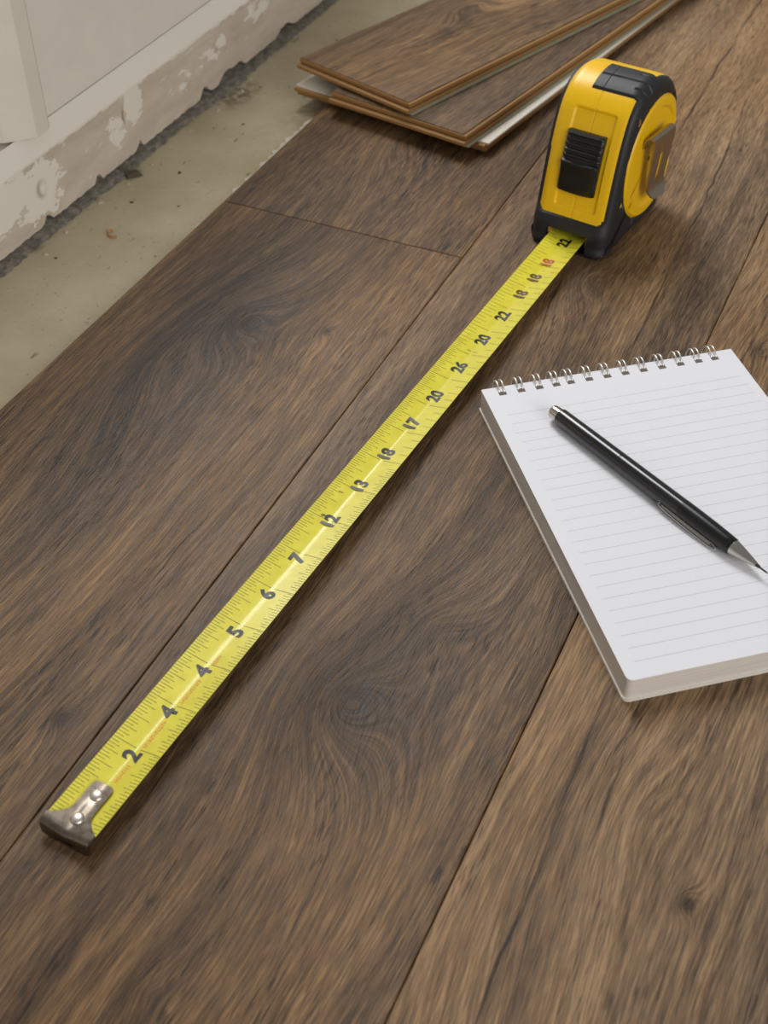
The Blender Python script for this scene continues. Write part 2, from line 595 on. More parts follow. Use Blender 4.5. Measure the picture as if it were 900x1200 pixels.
# door trim standing on the skirting
bm = bmesh.new()
prof = [(-0.541, 0.6235), (-0.5285, 0.6215), (-0.5275, 0.6195), (-0.5280, 0.6075), (-0.5295, 0.6055), (-0.5420, 0.5920), (-0.5460, 0.5900), (-0.5600, 0.5760), (-0.5640, 0.5750), (-0.625, 0.5600), (-0.625, 0.6235)]
lo = [bm.verts.new((px, py, 0.0565)) for px, py in prof]
hi = [bm.verts.new((px, py, 0.30)) for px, py in prof]
n = len(prof)
for i in range(n):
    bm.faces.new((lo[i], lo[(i + 1) % n], hi[(i + 1) % n], hi[i]))
bm.faces.new(lo)
bm.faces.new(hi[::-1])
tr = bm_obj('trim_1', bm, trim_paint)
tag(tr, 'white painted door casing standing on the skirting board', kind='structure')
bm = bmesh.new()
bm_box(bm, -0.625, -0.5405, -0.9, 0.6225, SLAB_Z, 0.0535)
bevel_all(bm, 0.001, 1)
sill = bm_obj('trim_3', bm, trim_paint)
tag(sill, 'white painted ledge at the foot of the door casing', kind='structure')

# ------------------------------------------------------------------ LOOSE PLANKS
def loose_plank(label, loc, rz, w, L, matw, flipped=False, tilt=0.0, th=0.0085):
    """local: x across (0 at left edge .. w), y along (0 near end .. L), z up from underside"""
    root = empty('laminate_plank', loc, rz)
    root.rotation_euler = (tilt, 0, rz)
    tag(root, label, 'plank', 'loose planks stacked by the wall')
    lip = 0.0042

    def zz(a, b):
        return (th - b, th - a) if flipped else (a, b)
    # back layer
    bm = bmesh.new(); bm_box(bm, 0.0, w + .0050, -.0012, L, *zz(0.0, 0.0014)); bm_obj('backing', bm, backing_white if flipped else backing_grey, root)
    bm = bmesh.new(); bm_box(bm, 0.0, w + .0030, -lip, L, *zz(0.00141, 0.0040)); bevel_all(bm, .0003, 1); bm_obj('tongue', bm, hdf, root)
    bm = bmesh.new(); bm_box(bm, 0.0, w + .0012, .0004, L, *zz(0.00401, 0.0048)); bm_obj('groove', bm, hdf_dark, root)
    bm = bmesh.new(); bm_box(bm, 0.0, w + .0022, -.0008, L, *zz(0.00481, th - 0.0008)); bevel_all(bm, .0003, 1); bm_obj('core', bm, hdf, root)
    bm = bmesh.new(); bm_box(bm, 0.0, w, 0.0, L, *zz(th - 0.00079, th)); bevel_all(bm, .0003, 1); bm_obj('wear_layer', bm, matw, root)
    return root


w_stack = wood('oak_print_stack_top', 8.3, [(0.03, 0.16, 0.02, 0.06, 0.03, 0.12), (0.05, 0.33, 0.015, 0.04, .02, .08)], tone=-0.02, warm=0.1)
w_stack2 = wood('oak_print_stack_mid', 9.9, [(0.08, 0.22, 0.02, 0.05, 0.02, 0.05)], tone=-0.10, warm=-0.1)
w_stack3 = wood('oak_print_stack_low', 11.5, [], tone=-0.05, warm=0.0)
loose_plank('loose laminate plank lying white backing up, lowest of the stack', (-0.4607, 0.8338, 0.0003), R(-9.6), 0.1665, 0.62, w_stack3, flipped=True)
loose_plank('loose dark brown laminate plank in the middle of the stack', (-0.4228, 0.8170, 0.0090), R(-11.3), 0.118, 0.66, w_stack2)
loose_plank('loose brown laminate plank on top of the stack', (-0.4616, 0.8425, 0.0177), R(-18.6), 0.1115, 0.64, w_stack)

# ------------------------------------------------------------------ NOTEPAD
pad_o = Vector((-0.1893, 0.5306, 0.0))
PU = R(39.05)
pad = empty('notepad', pad_o, PU)          # local x = along the ringed edge, local -y = down the page
tag(pad, 'white spiral bound notepad with ruled page lying on the laminate', 'notepad')
PW, PH, PT = 0.1475, 0.2103, 0.0140
paper = plain('paper_white', srgb(226, 227, 233), 0.6, spec=0.3, noise_scale=700, amt=0.012, bump=0.05)
g = G('paper_edges')
x, y, z = g.xyz()
st = g.noise(g.vec(g.mul(x, 5), g.mul(y, 5), g.mul(z, 2600)), 1, 3, 0.7)
g.out(g.ramp(st, [(0.3, srgb(186, 174, 162)), (0.5, srgb(216, 208, 200)), (0.7, srgb(232, 228, 222))]), 0.8, 0, 0.2)
g.bump(st, 0.3, 0.0004)
edge_mat = g.mat


def slab_round(x0, x1, y0, y1, z0, z1, r, rr=None, n=6):
    """rounded plate, r at the lower corners, rr at the ringed corners"""
    rr = 0.0006 if rr is None else rr
    pts = []
    for (cx, cy, a0, q) in ((x1 - rr, y1 - rr, 0, rr), (x0 + rr, y1 - rr, 90, rr), (x0 + r, y0 + r, 180, r), (x1 - r, y0 + r, 270, r)):
        for i in range(n + 1):
            a = R(a0 + 90 * i / n)
            pts.append((cx + q * math.cos(a), cy + q * math.sin(a)))
    bm = bmesh.new()
    lo = [bm.verts.new((px, py, z0)) for px, py in pts]
    hi = [bm.verts.new((px, py, z1)) for px, py in pts]
    m = len(pts)
    for i in range(m):
        bm.faces.new((lo[i], lo[(i + 1) % m], hi[(i + 1) % m], hi[i]))
    bm.faces.new(lo[::-1])
    bm.faces.new(hi)
    return bm


cov = plain('card_cover', srgb(226, 222, 214), 0.5, amt=0.02)
bm_obj('back_cover', slab_round(-0.0007, PW + 0.0007, -PH - 0.0009, 0.0003, 0.0, 0.0014, 0.003), cov, pad)
bm_obj('page_block', slab_round(0, PW, -PH, 0, 0.00141, PT - 0.0004, 0.0028), edge_mat, pad)
page = bm_obj('top_page', slab_round(-0.0001, PW + .0001, -PH - .0002, 0.0001, PT - 0.00039, PT, 0.003), paper, pad)
vs, fs = [], []
for i in range(24):
    yy = -(0.0245 + i * 0.00767)
    b = len(vs)
    x0 = 0.0068 + 0.0004 * math.sin(i * 2.3)
    vs += [(x0, yy - .00011, PT + .00003), (PW - 0.0045, yy - .00011, PT + .00003), (PW - 0.0045, yy + .00011, PT + .00003), (x0, yy + .00011, PT + .00003)]
    fs.append((b, b + 1, b + 2, b + 3))
mesh_obj('ruled_lines', vs, fs, plain('ruling_blue_grey', srgb(188, 195, 208), 0.7, amt=0.1, noise_scale=300), page)
hole_mat = plain('punched_hole', srgb(104, 96, 88), 0.9)
steel_wire = plain('binding_wire', srgb(236, 234, 228), 0.36, metal=0.75, amt=0.04)
ring_u = [10.3, 21.0, 31.4, 41.2, 49.6, 60.3, 70.9, 81.6, 92.3, 103.3, 114.3, 125.2, 135.0]
hole_me = ring_me = None
for u in ring_u:
    if hole_me is None:
        bm = bmesh.new()
        bm_box(bm, -0.0021, 0.0021, -0.0016, 0.0016, -0.00002, 0.00004)
        ho = bm_obj('punch_hole', bm, hole_mat, page)
        hole_me = ho.data
        bm = bmesh.new()
        for dx in (-0.0014, 0.0014):
            pts = []
            for i in range(33):
                t = R(228) - R(318) * i / 32          # from under the page round over the top
                pts.append((dx, 0.0006 + 0.0063 * math.cos(t), 0.0088 + 0.0080 * math.sin(t)))
            tube(bm, pts, 0.00048, 8)
        ro = bm_obj('binding_ring', bm, steel_wire, pad, True)
        ring_me = ro.data
    else:
        ho = link(bpy.data.objects.new('punch_hole', hole_me), page)
        ro = link(bpy.data.objects.new('binding_ring', ring_me), pad)
    ho.location = (u * MM, -0.0058, PT)
    ro.location = (u * MM, 0, 0)

# ------------------------------------------------------------------ MECHANICAL PENCIL
p0 = Vector((-0.1465, 0.5236, 0.0))
p1 = Vector((-0.0165, 0.4511, 0.0))
ax = (p1 - p0).normalized()
pen = empty('mechanical_pencil', (p0.x, p0.y, PT + 0.00005), math.atan2(ax.y, ax.x))
tag(pen, 'black mechanical pencil with silver tip lying on the notepad', 'pencil')
PZ = 0.00498
black_gloss = plain('pencil_black', srgb(20, 20, 22), 0.22, spec=0.6, coat=0.3, amt=0.02)
chrome = plain('chrome', srgb(196, 192, 186), 0.16, metal=1.0, amt=0.02)
rub = plain('pencil_grip', srgb(18, 18, 19), 0.28, amt=0.05, noise_scale=1500)


def pen_part(name, prof, mat, parent=pen, n=40):
    o = bm_obj(name, lathe_x([(a * MM, r * MM * 1.06) for a, r in prof], n), mat, parent)
    o.location = (0, 0, PZ) if parent is pen else (0, 0, 0)
    return shade_auto(o, 30)


pen_part('push_cap', [(0, 2.2), (0.4, 3.0), (1.0, 3.35), (1.6, 3.5), (6.6, 3.75)], chrome)
bar = pen_part('barrel', [(6.3, 3.6), (6.5, 4.15), (7.2, 4.35), (30, 4.5), (51.6, 4.55), (51.9, 4.35), (52.3, 4.35), (52.6, 4.58), (80, 4.66), (95, 4.68)], black_gloss)
pen_part('grip', [(95, 4.68), (105, 4.66), (116, 4.5), (124, 4.2), (127.6, 3.95), (128, 3.7)], rub)
tipo = pen_part('cone_tip', [(127.8, 3.7), (128.2, 3.72), (131, 3.3), (136, 2.35), (141, 1.35), (142.2, 1.15), (142.3, 0.8)], chrome)
sl = pen_part('lead_sleeve', [(142.2, 0.85), (144, 0.75), (144.2, 0.45), (148.4, 0.4), (148.6, 0.25), (149.6, 0.2)], plain('sleeve_dark', srgb(90, 86, 80), 0.3, metal=1.0), tipo)
# wire clip lying low along the barrel
bm = bmesh.new()
pts = [(86, -3.8, 4.0), (84.5, -4.6, 4.1), (84.3, -5.5, 3.8), (86, -5.9, 3.2), (95, -6.2, 2.5), (108, -6.1, 1.9), (118, -5.6, 1.4), (121.5, -5.0, 1.3), (121.6, -4.0, 1.6), (118, -3.6, 2.2)]
tube(bm, [tuple(c * MM for c in p) for p in pts], 0.00042, 8)
vsb = [(86, -5.3, 3.2), (95, -5.6, 2.6), (108, -5.5, 1.9), (118, -5.0, 1.4)]
for (a, b) in zip(vsb, vsb[1:]):
    q = [Vector(a) * MM, Vector(b) * MM, (Vector(b) + Vector((0, 1.3, 1.2))) * MM, (Vector(a) + Vector((0, 1.3, 1.2))) * MM]
    vv = [bm.verts.new(t) for t in q] + [bm.verts.new(t + Vector((0, 0.0003, -0.0003))) for t in q]
    for f in ((0, 1, 2, 3), (7, 6, 5, 4), (0, 4, 5, 1), (1, 5, 6, 2), (2, 6, 7, 3), (3, 7, 4, 0)):
        bm.faces.new([vv[i] for i in f])
bm_obj('clip', bm, chrome, pen)

# ------------------------------------------------------------------ TAPE MEASURE
BD = Vector((0.07291, 0.99734, 0)).normalized()      # blade direction, away from the hook
BN = Vector((BD.y, -BD.x, 0))
tape_org = BN * -0.25153
tape = empty('tape_measure', tape_org + BD * 0.690 + Vector((0, 0, 0)), 0)
tag(tape, 'yellow and black tape measure with blade pulled out across the planks', 'tape measure')
TO = Vector(tape.location)


def BL(s, c, z):
    """blade coordinates in mm -> tape local"""
    return tape_org + BD * (s * MM) + BN * (c * MM) + Vector((0, 0, z * MM)) - TO


BW = 12.1


def blade_z(c, s=300.0):
    base = 6.3 + 0.6 * min(1, max(0, (s - 190) / 100))
    q = abs(c) / BW
    return base + 2.2 * (math.sqrt(q * q + 0.0049) - 0.07)


blade_mat_g = G('blade_yellow')
x, y, z = blade_mat_g.xyz()
nb_ = blade_mat_g.noise(blade_mat_g.vec(x, y, z), 160, 3)
blade_mat_g.out(blade_mat_g.ramp(nb_, [(0.3, srgb(212, 202, 44)), (0.7, srgb(224, 214, 58))]), 0.5, 0, 0.3, 0.5, 0.16)
blade_yellow = blade_mat_g.mat
vs, fs = [], []
ncs = 65
S_ = [188.5 + i * (722 - 188.5) / 60 for i in range(61)]
for s in S_:
    for k in range(ncs):
        c = -BW + 2 * BW * k / (ncs - 1)
        vs.append(BL(s, c, blade_z(c, s)))
    for k in range(ncs):
        c = -BW + 2 * BW * k / (ncs - 1)
        vs.append(BL(s, c, blade_z(c, s) - 0.25))
m = 2 * ncs
for i in range(1, len(S_)):
    a, b = (i - 1) * m, i * m
    for k in range(ncs - 1):
        fs.append((a + k, a + k + 1, b + k + 1, b + k))
        fs.append((a + ncs + k + 1, a + ncs + k, b + ncs + k, b + ncs + k + 1))
    fs.append((a, b, b + ncs, a + ncs))
    fs.append((a + ncs - 1, a + m - 1, b + m - 1, b + ncs - 1))
blade = mesh_obj('blade', vs, fs, blade_yellow, tape, True)
shade_auto(blade, 50)

ink = plain('ink_black', srgb(24, 23, 18), 0.45, amt=0.1)
ink_soft = plain('ink_olive', srgb(92, 86, 26), 0.5, amt=0.1)
ink_red = plain('ink_red', srgb(176, 82, 36), 0.5, amt=0.1)
ink_orange = plain('ink_orange', srgb(222, 120, 56), 0.5, amt=0.1)
ink_brown = plain('ink_brown', srgb(92, 62, 26), 0.5, amt=0.1)

OFF = 0.05


def strips(name, rects, mat, parent):
    """flat print on the curved blade: rects = (s0, s1, c0, c1)"""
    vs, fs = [], []
    for (s0, s1, c0, c1) in rects:
        n = max(1, int(abs(c1 - c0) / 1.2))
        b = len(vs)
        for i in range(n + 1):
            c = c0 + (c1 - c0) * i / n
            for s in (s0, s1):
                vs.append(BL(s, c, blade_z(c, s) + OFF))
        for i in range(n):
            fs.append((b + 2 * i, b + 2 * i + 1, b + 2 * i + 3, b + 2 * i + 2))
    return mesh_obj(name, vs, fs, mat, parent)


NUM_S = [231.8, 257.5, 283.3, 309.4, 336.1, 362.7, 392.5, 422.0, 450.2, 478.5, 506.3, 536.2, 566.5, 593.7, 619.0, 639.4, 659.1, 686.0]
TXT = ['2', '4', '4', '5', '6', '7', '12', '13', '18', '17', '20', '26', '20', '22', '18', '18', '18', '22']
U = 26.2
inch = 231.8 + 4.0
rects_long, rects = [], []
lens = {0: 11.0, 8: 8.6, 4: 7.0, 12: 7.0}
for i in range(-2, 19):
    for j in range(16):
        s = inch + (i + j / 16.0) * U
        if s < 190 or s > 700:
            continue
        fade = 1.0 if s < 520 else 0.8
        hw = 0.13
        if s < 216 and j != 99:
            pass
        ln = lens.get(j, 5.4 if j % 2 == 0 else 4.0)
        if j == 0 and s > 215:
            rects_long.append((s - 0.15, s + 0.15, -BW + 0.1, -0.6))
            rects_long.append((s - 0.15, s + 0.15, 1.6, BW - 0.1))
            continue
        if s > 560 and j % 2:
            continue
        lim = 99 if s > 216 else 5.0
        rects.append((s - hw, s + hw, -BW + 0.1, -BW + min(ln, lim)))
        ln2 = {8: 6.4, 4: 5.0, 12: 5.0}.get(j, 4.2 if j % 2 == 0 else 3.2)
        if s < 440 or j % 4 == 0:
            rects.append((s + 0.8 - hw, s + 0.8 + hw, BW - min(ln2, lim), BW - 0.1))
tk = strips('tick_marks', rects, ink_soft, blade)
tk['kind'] = 'stuff'
tk2 = strips('unit_lines', rects_long, ink_soft, blade)
tk2['kind'] = 'stuff'


def digits(txt, s, c, size, mat, bold=0.02):
    cu = bpy.data.curves.new('numeral', 'FONT')
    cu.body = txt
    cu.size = 1.0
    cu.offset = bold
    cu.align_x = 'CENTER'
    cu.resolution_u = 3
    ob = bpy.data.objects.new('tmp_text', cu)
    COL.objects.link(ob)
    bpy.context.view_layer.update()
    me = bpy.data.meshes.new_from_object(ob.evaluated_get(bpy.context.evaluated_depsgraph_get()))
    bpy.data.objects.remove(ob, do_unlink=True)
    bpy.data.curves.remove(cu)
    me.name = 'numeral'
    for v in me.vertices:
        ss = s + v.co.x * size
        cc = c - (v.co.y - 0.36) * size
        v.co = BL(ss, cc, blade_z(cc, ss) + OFF + 0.02)
    me.materials.clear()
    me.materials.append(mat)
    return link(bpy.data.objects.new('numeral', me), blade)


for i, (s, t) in enumerate(zip(NUM_S, TXT)):
    mat = ink
    if i in (14, 15):
        mat = ink_brown
    if i == 16:
        mat = ink_red
    if i < 6:
        digits(t, s, -0.1, 10.4, mat, 0.045)
    else:
        digits(t, s, 0.4, 9.8, mat, 0.045)
digits('9', 394.5, -4.0, 4.0, ink, 0.02)
digits('1', 413.5, -5.2, 3.4, ink_brown, 0.02)
digits('1', 553.5, -1.9, 3.4, ink_brown, 0.02)
digits('1', 553.2, 1.8, 3.2, ink_brown, 0.02)
digits('1', 649.5, 2.0, 3.2, ink_orange, 0.02)

random.seed(12)
rects = []
for (a, b) in ((217.5, 227.0), (237.5, 252.5), (264.0, 278.0), (289.0, 294.5)):
    s = a
    while s < b:
        w = random.uniform(0.28, 0.5)
        h = random.uniform(0.7, 1.1)
        rects.append((s, s + w, 2.2 - h, 2.2 + h))
        if random.random() < 0.65:
            q = random.choice((-1, 0, 1)) * h * 0.75
            rects.append((s, s + 0.95, 2.2 + q - .2, 2.2 + q + .2))
        s += random.uniform(0.95, 1.4)
op = strips('small_orange_print', rects, ink_orange, blade)
op['kind'] = 'stuff'

# hook
nickel_g = G('nickel_worn')
x, y, z = nickel_g.xyz()
nn = nickel_g.noise(nickel_g.vec(x, y, z), 300, 4, 0.6)
nickel_g.out(nickel_g.ramp(nn, [(0.3, srgb(118, 108, 96)), (0.7, srgb(138, 128, 116))]), nickel_g.rng(nn, 0.3, 0.7, 0.26, 0.34), 1.0)
nickel = nickel_g.mat
nickel_clip = plain('nickel_clip', srgb(186, 176, 162), 0.26, metal=1.0, amt=0.05)
nickel_br = plain('nickel_bright', srgb(214, 206, 198), 0.42, metal=1.0, amt=0.05)


def hook_half(s):
    if s <= 192.5:
        return 12.3
    if s <= 201.5:
        t = (s - 192.5) / 9.0
        return 12.3 + (5.0 - 12.3) * (1 - (1 - t) ** 2.2)
    if s <= 211.5:
        return 5.0
    t = min(1, (s - 211.5) / 3.2)
    return 5.0 - 1.8 * (1 - math.sqrt(max(0, 1 - t * t)))


path = []
HT = 0.9
for s in (214.7, 214.2, 213.2, 211.5, 208, 205, 202.5, 201, 199.5, 198, 196.5, 195, 193.6, 192.5, 190.5):
    path.append((s, None, hook_half(s)))
path += [(189.2, 'r1', 12.3), (188.0, 'r2', 12.25), (187.5, 'r3', 12.2)]
bm = bmesh.new()
NC = 25
top, bot = [], []
for (s, mode, hw) in path:
    ra, rb = [], []
    for k in range(NC):
        c = -hw + 2 * hw * k / (NC - 1)
        zb = blade_z(c, s) + 0.12
        emb = 0.45 * math.exp(-(c / 1.6) ** 2) * (1 if 196 < s < 208 else 0)
        zt = zb + HT + emb
        if mode == 'r1':
            zt -= 0.15; s2 = s
        elif mode == 'r2':
            zt -= 0.7
        elif mode == 'r3':
            zt -= 1.5
        ra.append(bm.verts.new(BL(s, c, zt)))
        rb.append(bm.verts.new(BL(s + (0.0 if mode is None else 0.7), c, min(zb, zt - 0.5))))
    top.append(ra); bot.append(rb)
# lip going down, with chamfered foot and a nail slot
for zi, (zq, hw) in enumerate(((4.6, 12.2), (3.4, 12.2), (1.9, 11.9), (0.15, 8.6))):
    ra, rb = [], []
    for k in range(NC):
        c = -hw + 2 * hw * k / (NC - 1)
        ra.append(bm.verts.new(BL(187.3, c, zq)))
        rb.append(bm.verts.new(BL(188.3, c, zq)))
    top.append(ra); bot.append(rb)
nr = len(top)
for i in range(1, nr):
    for k in range(NC - 1):
        slot = (i == nr - 2) and (8 <= k <= 15)
        if slot:
            continue
        bm.faces.new((top[i - 1][k], top[i - 1][k + 1], top[i][k + 1], top[i][k]))
        bm.faces.new((bot[i - 1][k + 1], bot[i - 1][k], bot[i][k], bot[i][k + 1]))
    bm.faces.new((top[i - 1][0], top[i][0], bot[i][0], bot[i - 1][0]))
    bm.faces.new((top[i - 1][-1], bot[i - 1][-1], bot[i][-1], top[i][-1]))
for k in range(NC - 1):
    bm.faces.new((top[0][k + 1], top[0][k], bot[0][k], bot[0][k + 1]))
    bm.faces.new((top[-1][k], top[-1][k + 1], bot[-1][k + 1], bot[-1][k]))
i = nr - 2
for k in range(8, 16):
    bm.faces.new((top[i - 1][k], top[i - 1][k + 1], bot[i - 1][k + 1], bot[i - 1][k]))
    bm.faces.new((top[i][k + 1], top[i][k], bot[i][k], bot[i][k + 1]))
for k in (8, 16):
    bm.faces.new((top[i - 1][k], top[i][k], bot[i][k], bot[i - 1][k]))
hook = bm_obj('hook', bm, nickel, tape)
shade_auto(hook, 40)
for s in (196.3, 208.6):
    bm = bmesh.new()
    prof = [(0, 2.9), (0.6, 2.8), (1.1, 2.2), (1.4, 1.3), (1.5, 0.3)]
    rings = []
    zc = blade_z(0, s) + 0.95
    for h, r in prof:
        rings.append([bm.verts.new(BL(s + r * math.cos(2 * math.pi * k / 24), r * math.sin(2 * math.pi * k / 24), zc + h)) for k in range(24)])
    for A, B in zip(rings, rings[1:]):
        for k in range(24):
            bm.faces.new((A[k], A[(k + 1) % 24], B[(k + 1) % 24], B[k]))
    bm.faces.new(rings[-1])
    bm_obj('rivet', bm, nickel_br, hook, True)

# ---- case.  local axes: a = towards the back, c = to the right, z up (mm)
TH = R(8.7)
AX = Vector((math.sin(TH), math.cos(TH), 0))
AC = Vector((math.cos(TH), -math.sin(TH), 0))
CO = tape_org + BD * 0.690 + BN * 0.0005 - TO


def CL(a, c, z):
    return CO + AX * (a * MM) + AC * (c * MM) + Vector((0, 0, z * MM))


key = [(0, 0.6), (-0.3, 8), (0, 15), (1.2, 19), (3.0, 24), (6.5, 38), (10, 52), (14, 66), (18.5, 78), (24, 88), (33, 96), (46, 100.3), (61, 99.6), (76, 93.5), (88.5, 81), (95.5, 65), (97, 50), (95.5, 34), (91, 19), (84, 7), (77, 0.6), (60, 0.2), (40, 0.2), (20, 0.2)]


def catmull(pts, sub):
    out = []
    n = len(pts)
    for i in range(n):
        p0_, p1_, p2_, p3_ = pts[i - 1], pts[i], pts[(i + 1) % n], pts[(i + 2) % n]
        for k in range(sub):
            t = k / sub
            q = []
            for d in (0, 1):
                a_, b_, c_, d_ = p0_[d], p1_[d], p2_[d], p3_[d]
                q.append(0.5 * (2 * b_ + (c_ - a_) * t + (2 * a_ - 5 * b_ + 4 * c_ - d_) * t * t + (3 * b_ - a_ - 3 * c_ + d_) * t ** 3))
            out.append(tuple(q))
    return out


dense = catmull(key, 24)
# resample to uniform spacing
acc = [0.0]
for i in range(len(dense)):
    p, q = dense[i], dense[(i + 1) % len(dense)]
    acc.append(acc[-1] + math.hypot(q[0] - p[0], q[1] - p[1]))
NP = 720
prof = []
j = 0
for k in range(NP):
    t = acc[-1] * k / NP
    while acc[j + 1] < t:
        j += 1
    u = (t - acc[j]) / max(1e-9, acc[j + 1] - acc[j])
    p, q = dense[j], dense[(j + 1) % len(dense)]
    prof.append((p[0] + (q[0] - p[0]) * u, p[1] + (q[1] - p[1]) * u))
norm = []
for k in range(NP):
    p, q = prof[(k - 4) % NP], prof[(k + 4) % NP]
    dx, dz = q[0] - p[0], q[1] - p[1]
    l = math.hypot(dx, dz)
    norm.append((-dz / l, dx / l))      # outward for this winding (front goes up)
CC = (56.0, 47.0)
HWD, ER = 26.0, 7.5

# cross-section samples: (mode, value)
cross = []
for k in range(13):                       # left side towards its edge (coarse, hidden)
    cross.append(('side', -1, 0.05 + 0.95 * k / 12))
for k in range(1, 11):
    cross.append(('edge', -1, k / 10))
nb2 = 100
for k in range(1, nb2):
    cross.append(('band', 0, -1 + 2 * k / nb2))
for k in range(10, -1, -1):
    cross.append(('edge', 1, k / 10))
for k in range(84, -1, -1):
    cross.append(('side', 1, 0.03 + 0.97 * k / 85))


def sstep(x, a, b):
    t = min(1.0, max(0.0, (x - a) / (b - a)))
    return t * t * (3 - 2 * t)


def surf(k, cr):
    """point (a, c, z), outward normal (a, c, z) of the smooth body"""
    (pa, pz), (na, nz) = prof[k], norm[k]
    mode, sg, v = cr
    if mode == 'band':
        return (pa, v * (HWD - ER), pz), (na, 0, nz)
    if mode == 'edge':
        th_ = (1 - v) * math.pi / 2
        c = (HWD - ER) + ER * math.sin(th_)
        ins = ER * (1 - math.cos(th_))
        return (pa - na * ins, sg * c, pz - nz * ins), (na * math.cos(th_), sg * math.sin(th_), nz * math.cos(th_))
    pa2, pz2 = pa - na * ER, pz - nz * ER
    return (CC[0] + (pa2 - CC[0]) * v, sg * HWD, CC[1] + (pz2 - CC[1]) * v), (0, sg, 0)


def rrect(x, y, cx, cy, hx, hy, r):
    qx, qy = abs(x - cx) - hx + r, abs(y - cy) - hy + r
    return min(max(qx, qy), 0) + math.hypot(max(qx, 0), max(qy, 0)) - r


def black_sdf(a, c, z, cr):
    """<0 inside the rubber bumper (mm)"""
    front = rrect(c, z, -0.7, 57.5, 23.0, 36.0, 5.0)          # yellow front panel, z 21.5 .. 93.5
    rear = a > 50
    disc = math.hypot(a - 58, z - 47.5) - 39.5                      # yellow side disc
    toppatch = max(abs(a - 44.5) - 12.5, -8.0 - c, 60 - z)          # black top patch
    # yellow areas
    on_side = abs(c) > HWD - 1.6
    yel = 1e9
    if a < 50 and not on_side:
        yel = min(yel, max(front, 0 if z > 200 else -99))
    # upper yellow round the patch (left shoulder, back of the top)
    if z > 60 and not on_side:
        yel = min(yel, max(c - 22.3, -toppatch, 21.5 - z, -24.2 - c))
    if a > 64 and z > 20 and not on_side:
        yel = min(yel, max(abs(c) - 20.6, -toppatch))
    if abs(c) > HWD - 6.0:
        yel = min(yel, disc)
        # small yellow tabs
        yel = min(yel, math.hypot(a - 18.5, z - 31) - 2.2)
        yel = min(yel, rrect(a - 0.9 * (z - 10) * 0.3, z, 38, 9.5, 1.3, 6.0, 0.8))
        yel = min(yel, rrect(a, z, 94, 47, 6, 2.6, 0.8))
    return -yel


def slot_face(a, c, z):
    return a < 6 and abs(c) < 14.2 and 2.6 < z < 13.4


def shell_disp(a, c, z, cr):
    """fine relief of the yellow shell (mm, outward)"""
    d = 0.0
    if cr[0] == 'band' and a < 40:
        r = rrect(c, z, 1.0, 57.0, 14.5, 29.5, 2.0)
        d -= 1.3 * (1 - sstep(r, -1.2, 0.2))
        d -= 0.45 * (1 - sstep(abs(c), 0.15, 0.45)) * (1 if z > 20 else 0)
    if cr[0] == 'band' and a >= 40:
        d -= 0.45 * (1 - sstep(abs(c), 0.15, 0.45))
    if cr[0] == 'side':
        r = math.hypot(a - 58, z - 47.5)
        d += 1.7 * (1 - sstep(r, 37.8, 39.6))
        d -= 1.3 * (1 - sstep(r, 31.0, 33.0))
        # slanted step across the disc beside the clip
        if r < 31.5:
            q = (a - 40) * 0.80 + (z - 47) * -0.6
            d -= 1.0 * sstep(q, -6, -4) * 0.6
    return d


def rub_disp(a, c, z, cr, sd):
    d = 1.15 * (1 - sstep(sd, -0.9, 0.15))
    # grooves across the top patch
    if z > 70 and sd < -0.6:
        d -= 0.9 * (1 - sstep(abs(a - 43.5 - 0.02 * c), 0.35, 0.85)) * (1 if c > -6.5 else 0)
        if c > 15:
            d -= 0.8 * (1 - sstep(abs(a - 51.0), 0.3, 0.8)) * (1 - sstep(c, 23.5, 24.5))
            d -= 0.8 * (1 - sstep(abs(a - 37.5), 0.3, 0.8)) * (1 - sstep(c, 23.5, 24.5)) * (1 if c > 18 else 0)
        d -= 0.35 * (1 - sstep(abs(c - 0.0), 0.15, 0.45))
    return d


nX = len(cross)
pos = [[None] * nX for _ in range(NP)]
for k in range(NP):
    for q, cr in enumerate(cross):
        P, Nn = surf(k, cr)
        sd = black_sdf(P[0], P[1], P[2], cr)
        pos[k][q] = (P, Nn, sd)
yv, bv, yf, bf = {}, {}, [], []
yverts, bverts = [], []


def vid(which, k, q):
    D, L = (yv, yverts) if which == 'y' else (bv, bverts)
    i = D.get((k, q))
    if i is None:
        P, Nn, sd = pos[k][q]
        cr = cross[q]
        if which == 'y':
            d = shell_disp(P[0], P[1], P[2], cr)
        else:
            d = rub_disp(P[0], P[1], P[2], cr, sd)
        zz_ = max(0.25, P[2] + Nn[2] * d)
        i = len(L)
        L.append(CL(P[0] + Nn[0] * d, P[1] + Nn[1] * d, zz_))
        D[(k, q)] = i
    return i


for k in range(NP):
    k2 = (k + 1) % NP
    for q in range(nX - 1):
        quad = ((k, q), (k2, q), (k2, q + 1), (k, q + 1))
        Pm = [sum(pos[i][j][0][d] for i, j in quad) / 4 for d in range(3)]
        if slot_face(*Pm):
            continue
        sds = [pos[i][j][2] for i, j in quad]
        if min(sds) < 0.1:
            bf.append(tuple(vid('b', i, j) for i, j in quad))
        if max(sds) > -0.8:
            yf.append(tuple(vid('y', i, j) for i, j in quad))
case_yellow = plain('case_yellow', srgb(246, 196, 4), 0.36, spec=0.5, amt=0.02, noise_scale=500)
case_black = plain('case_rubber', srgb(34, 35, 38), 0.5, spec=0.5, amt=0.08, noise_scale=1800, bump=0.06)
shell = mesh_obj('case_shell', yverts, yf, case_yellow, tape, True)
bump_o = mesh_obj('rubber_bumper', bverts, bf, case_black, tape, True)
for ob in (shell, bump_o):
    bm = bmesh.new(); bm.from_mesh(ob.data); bmesh.ops.recalc_face_normals(bm, faces=bm.faces); bm.to_mesh(ob.data); bm.free()
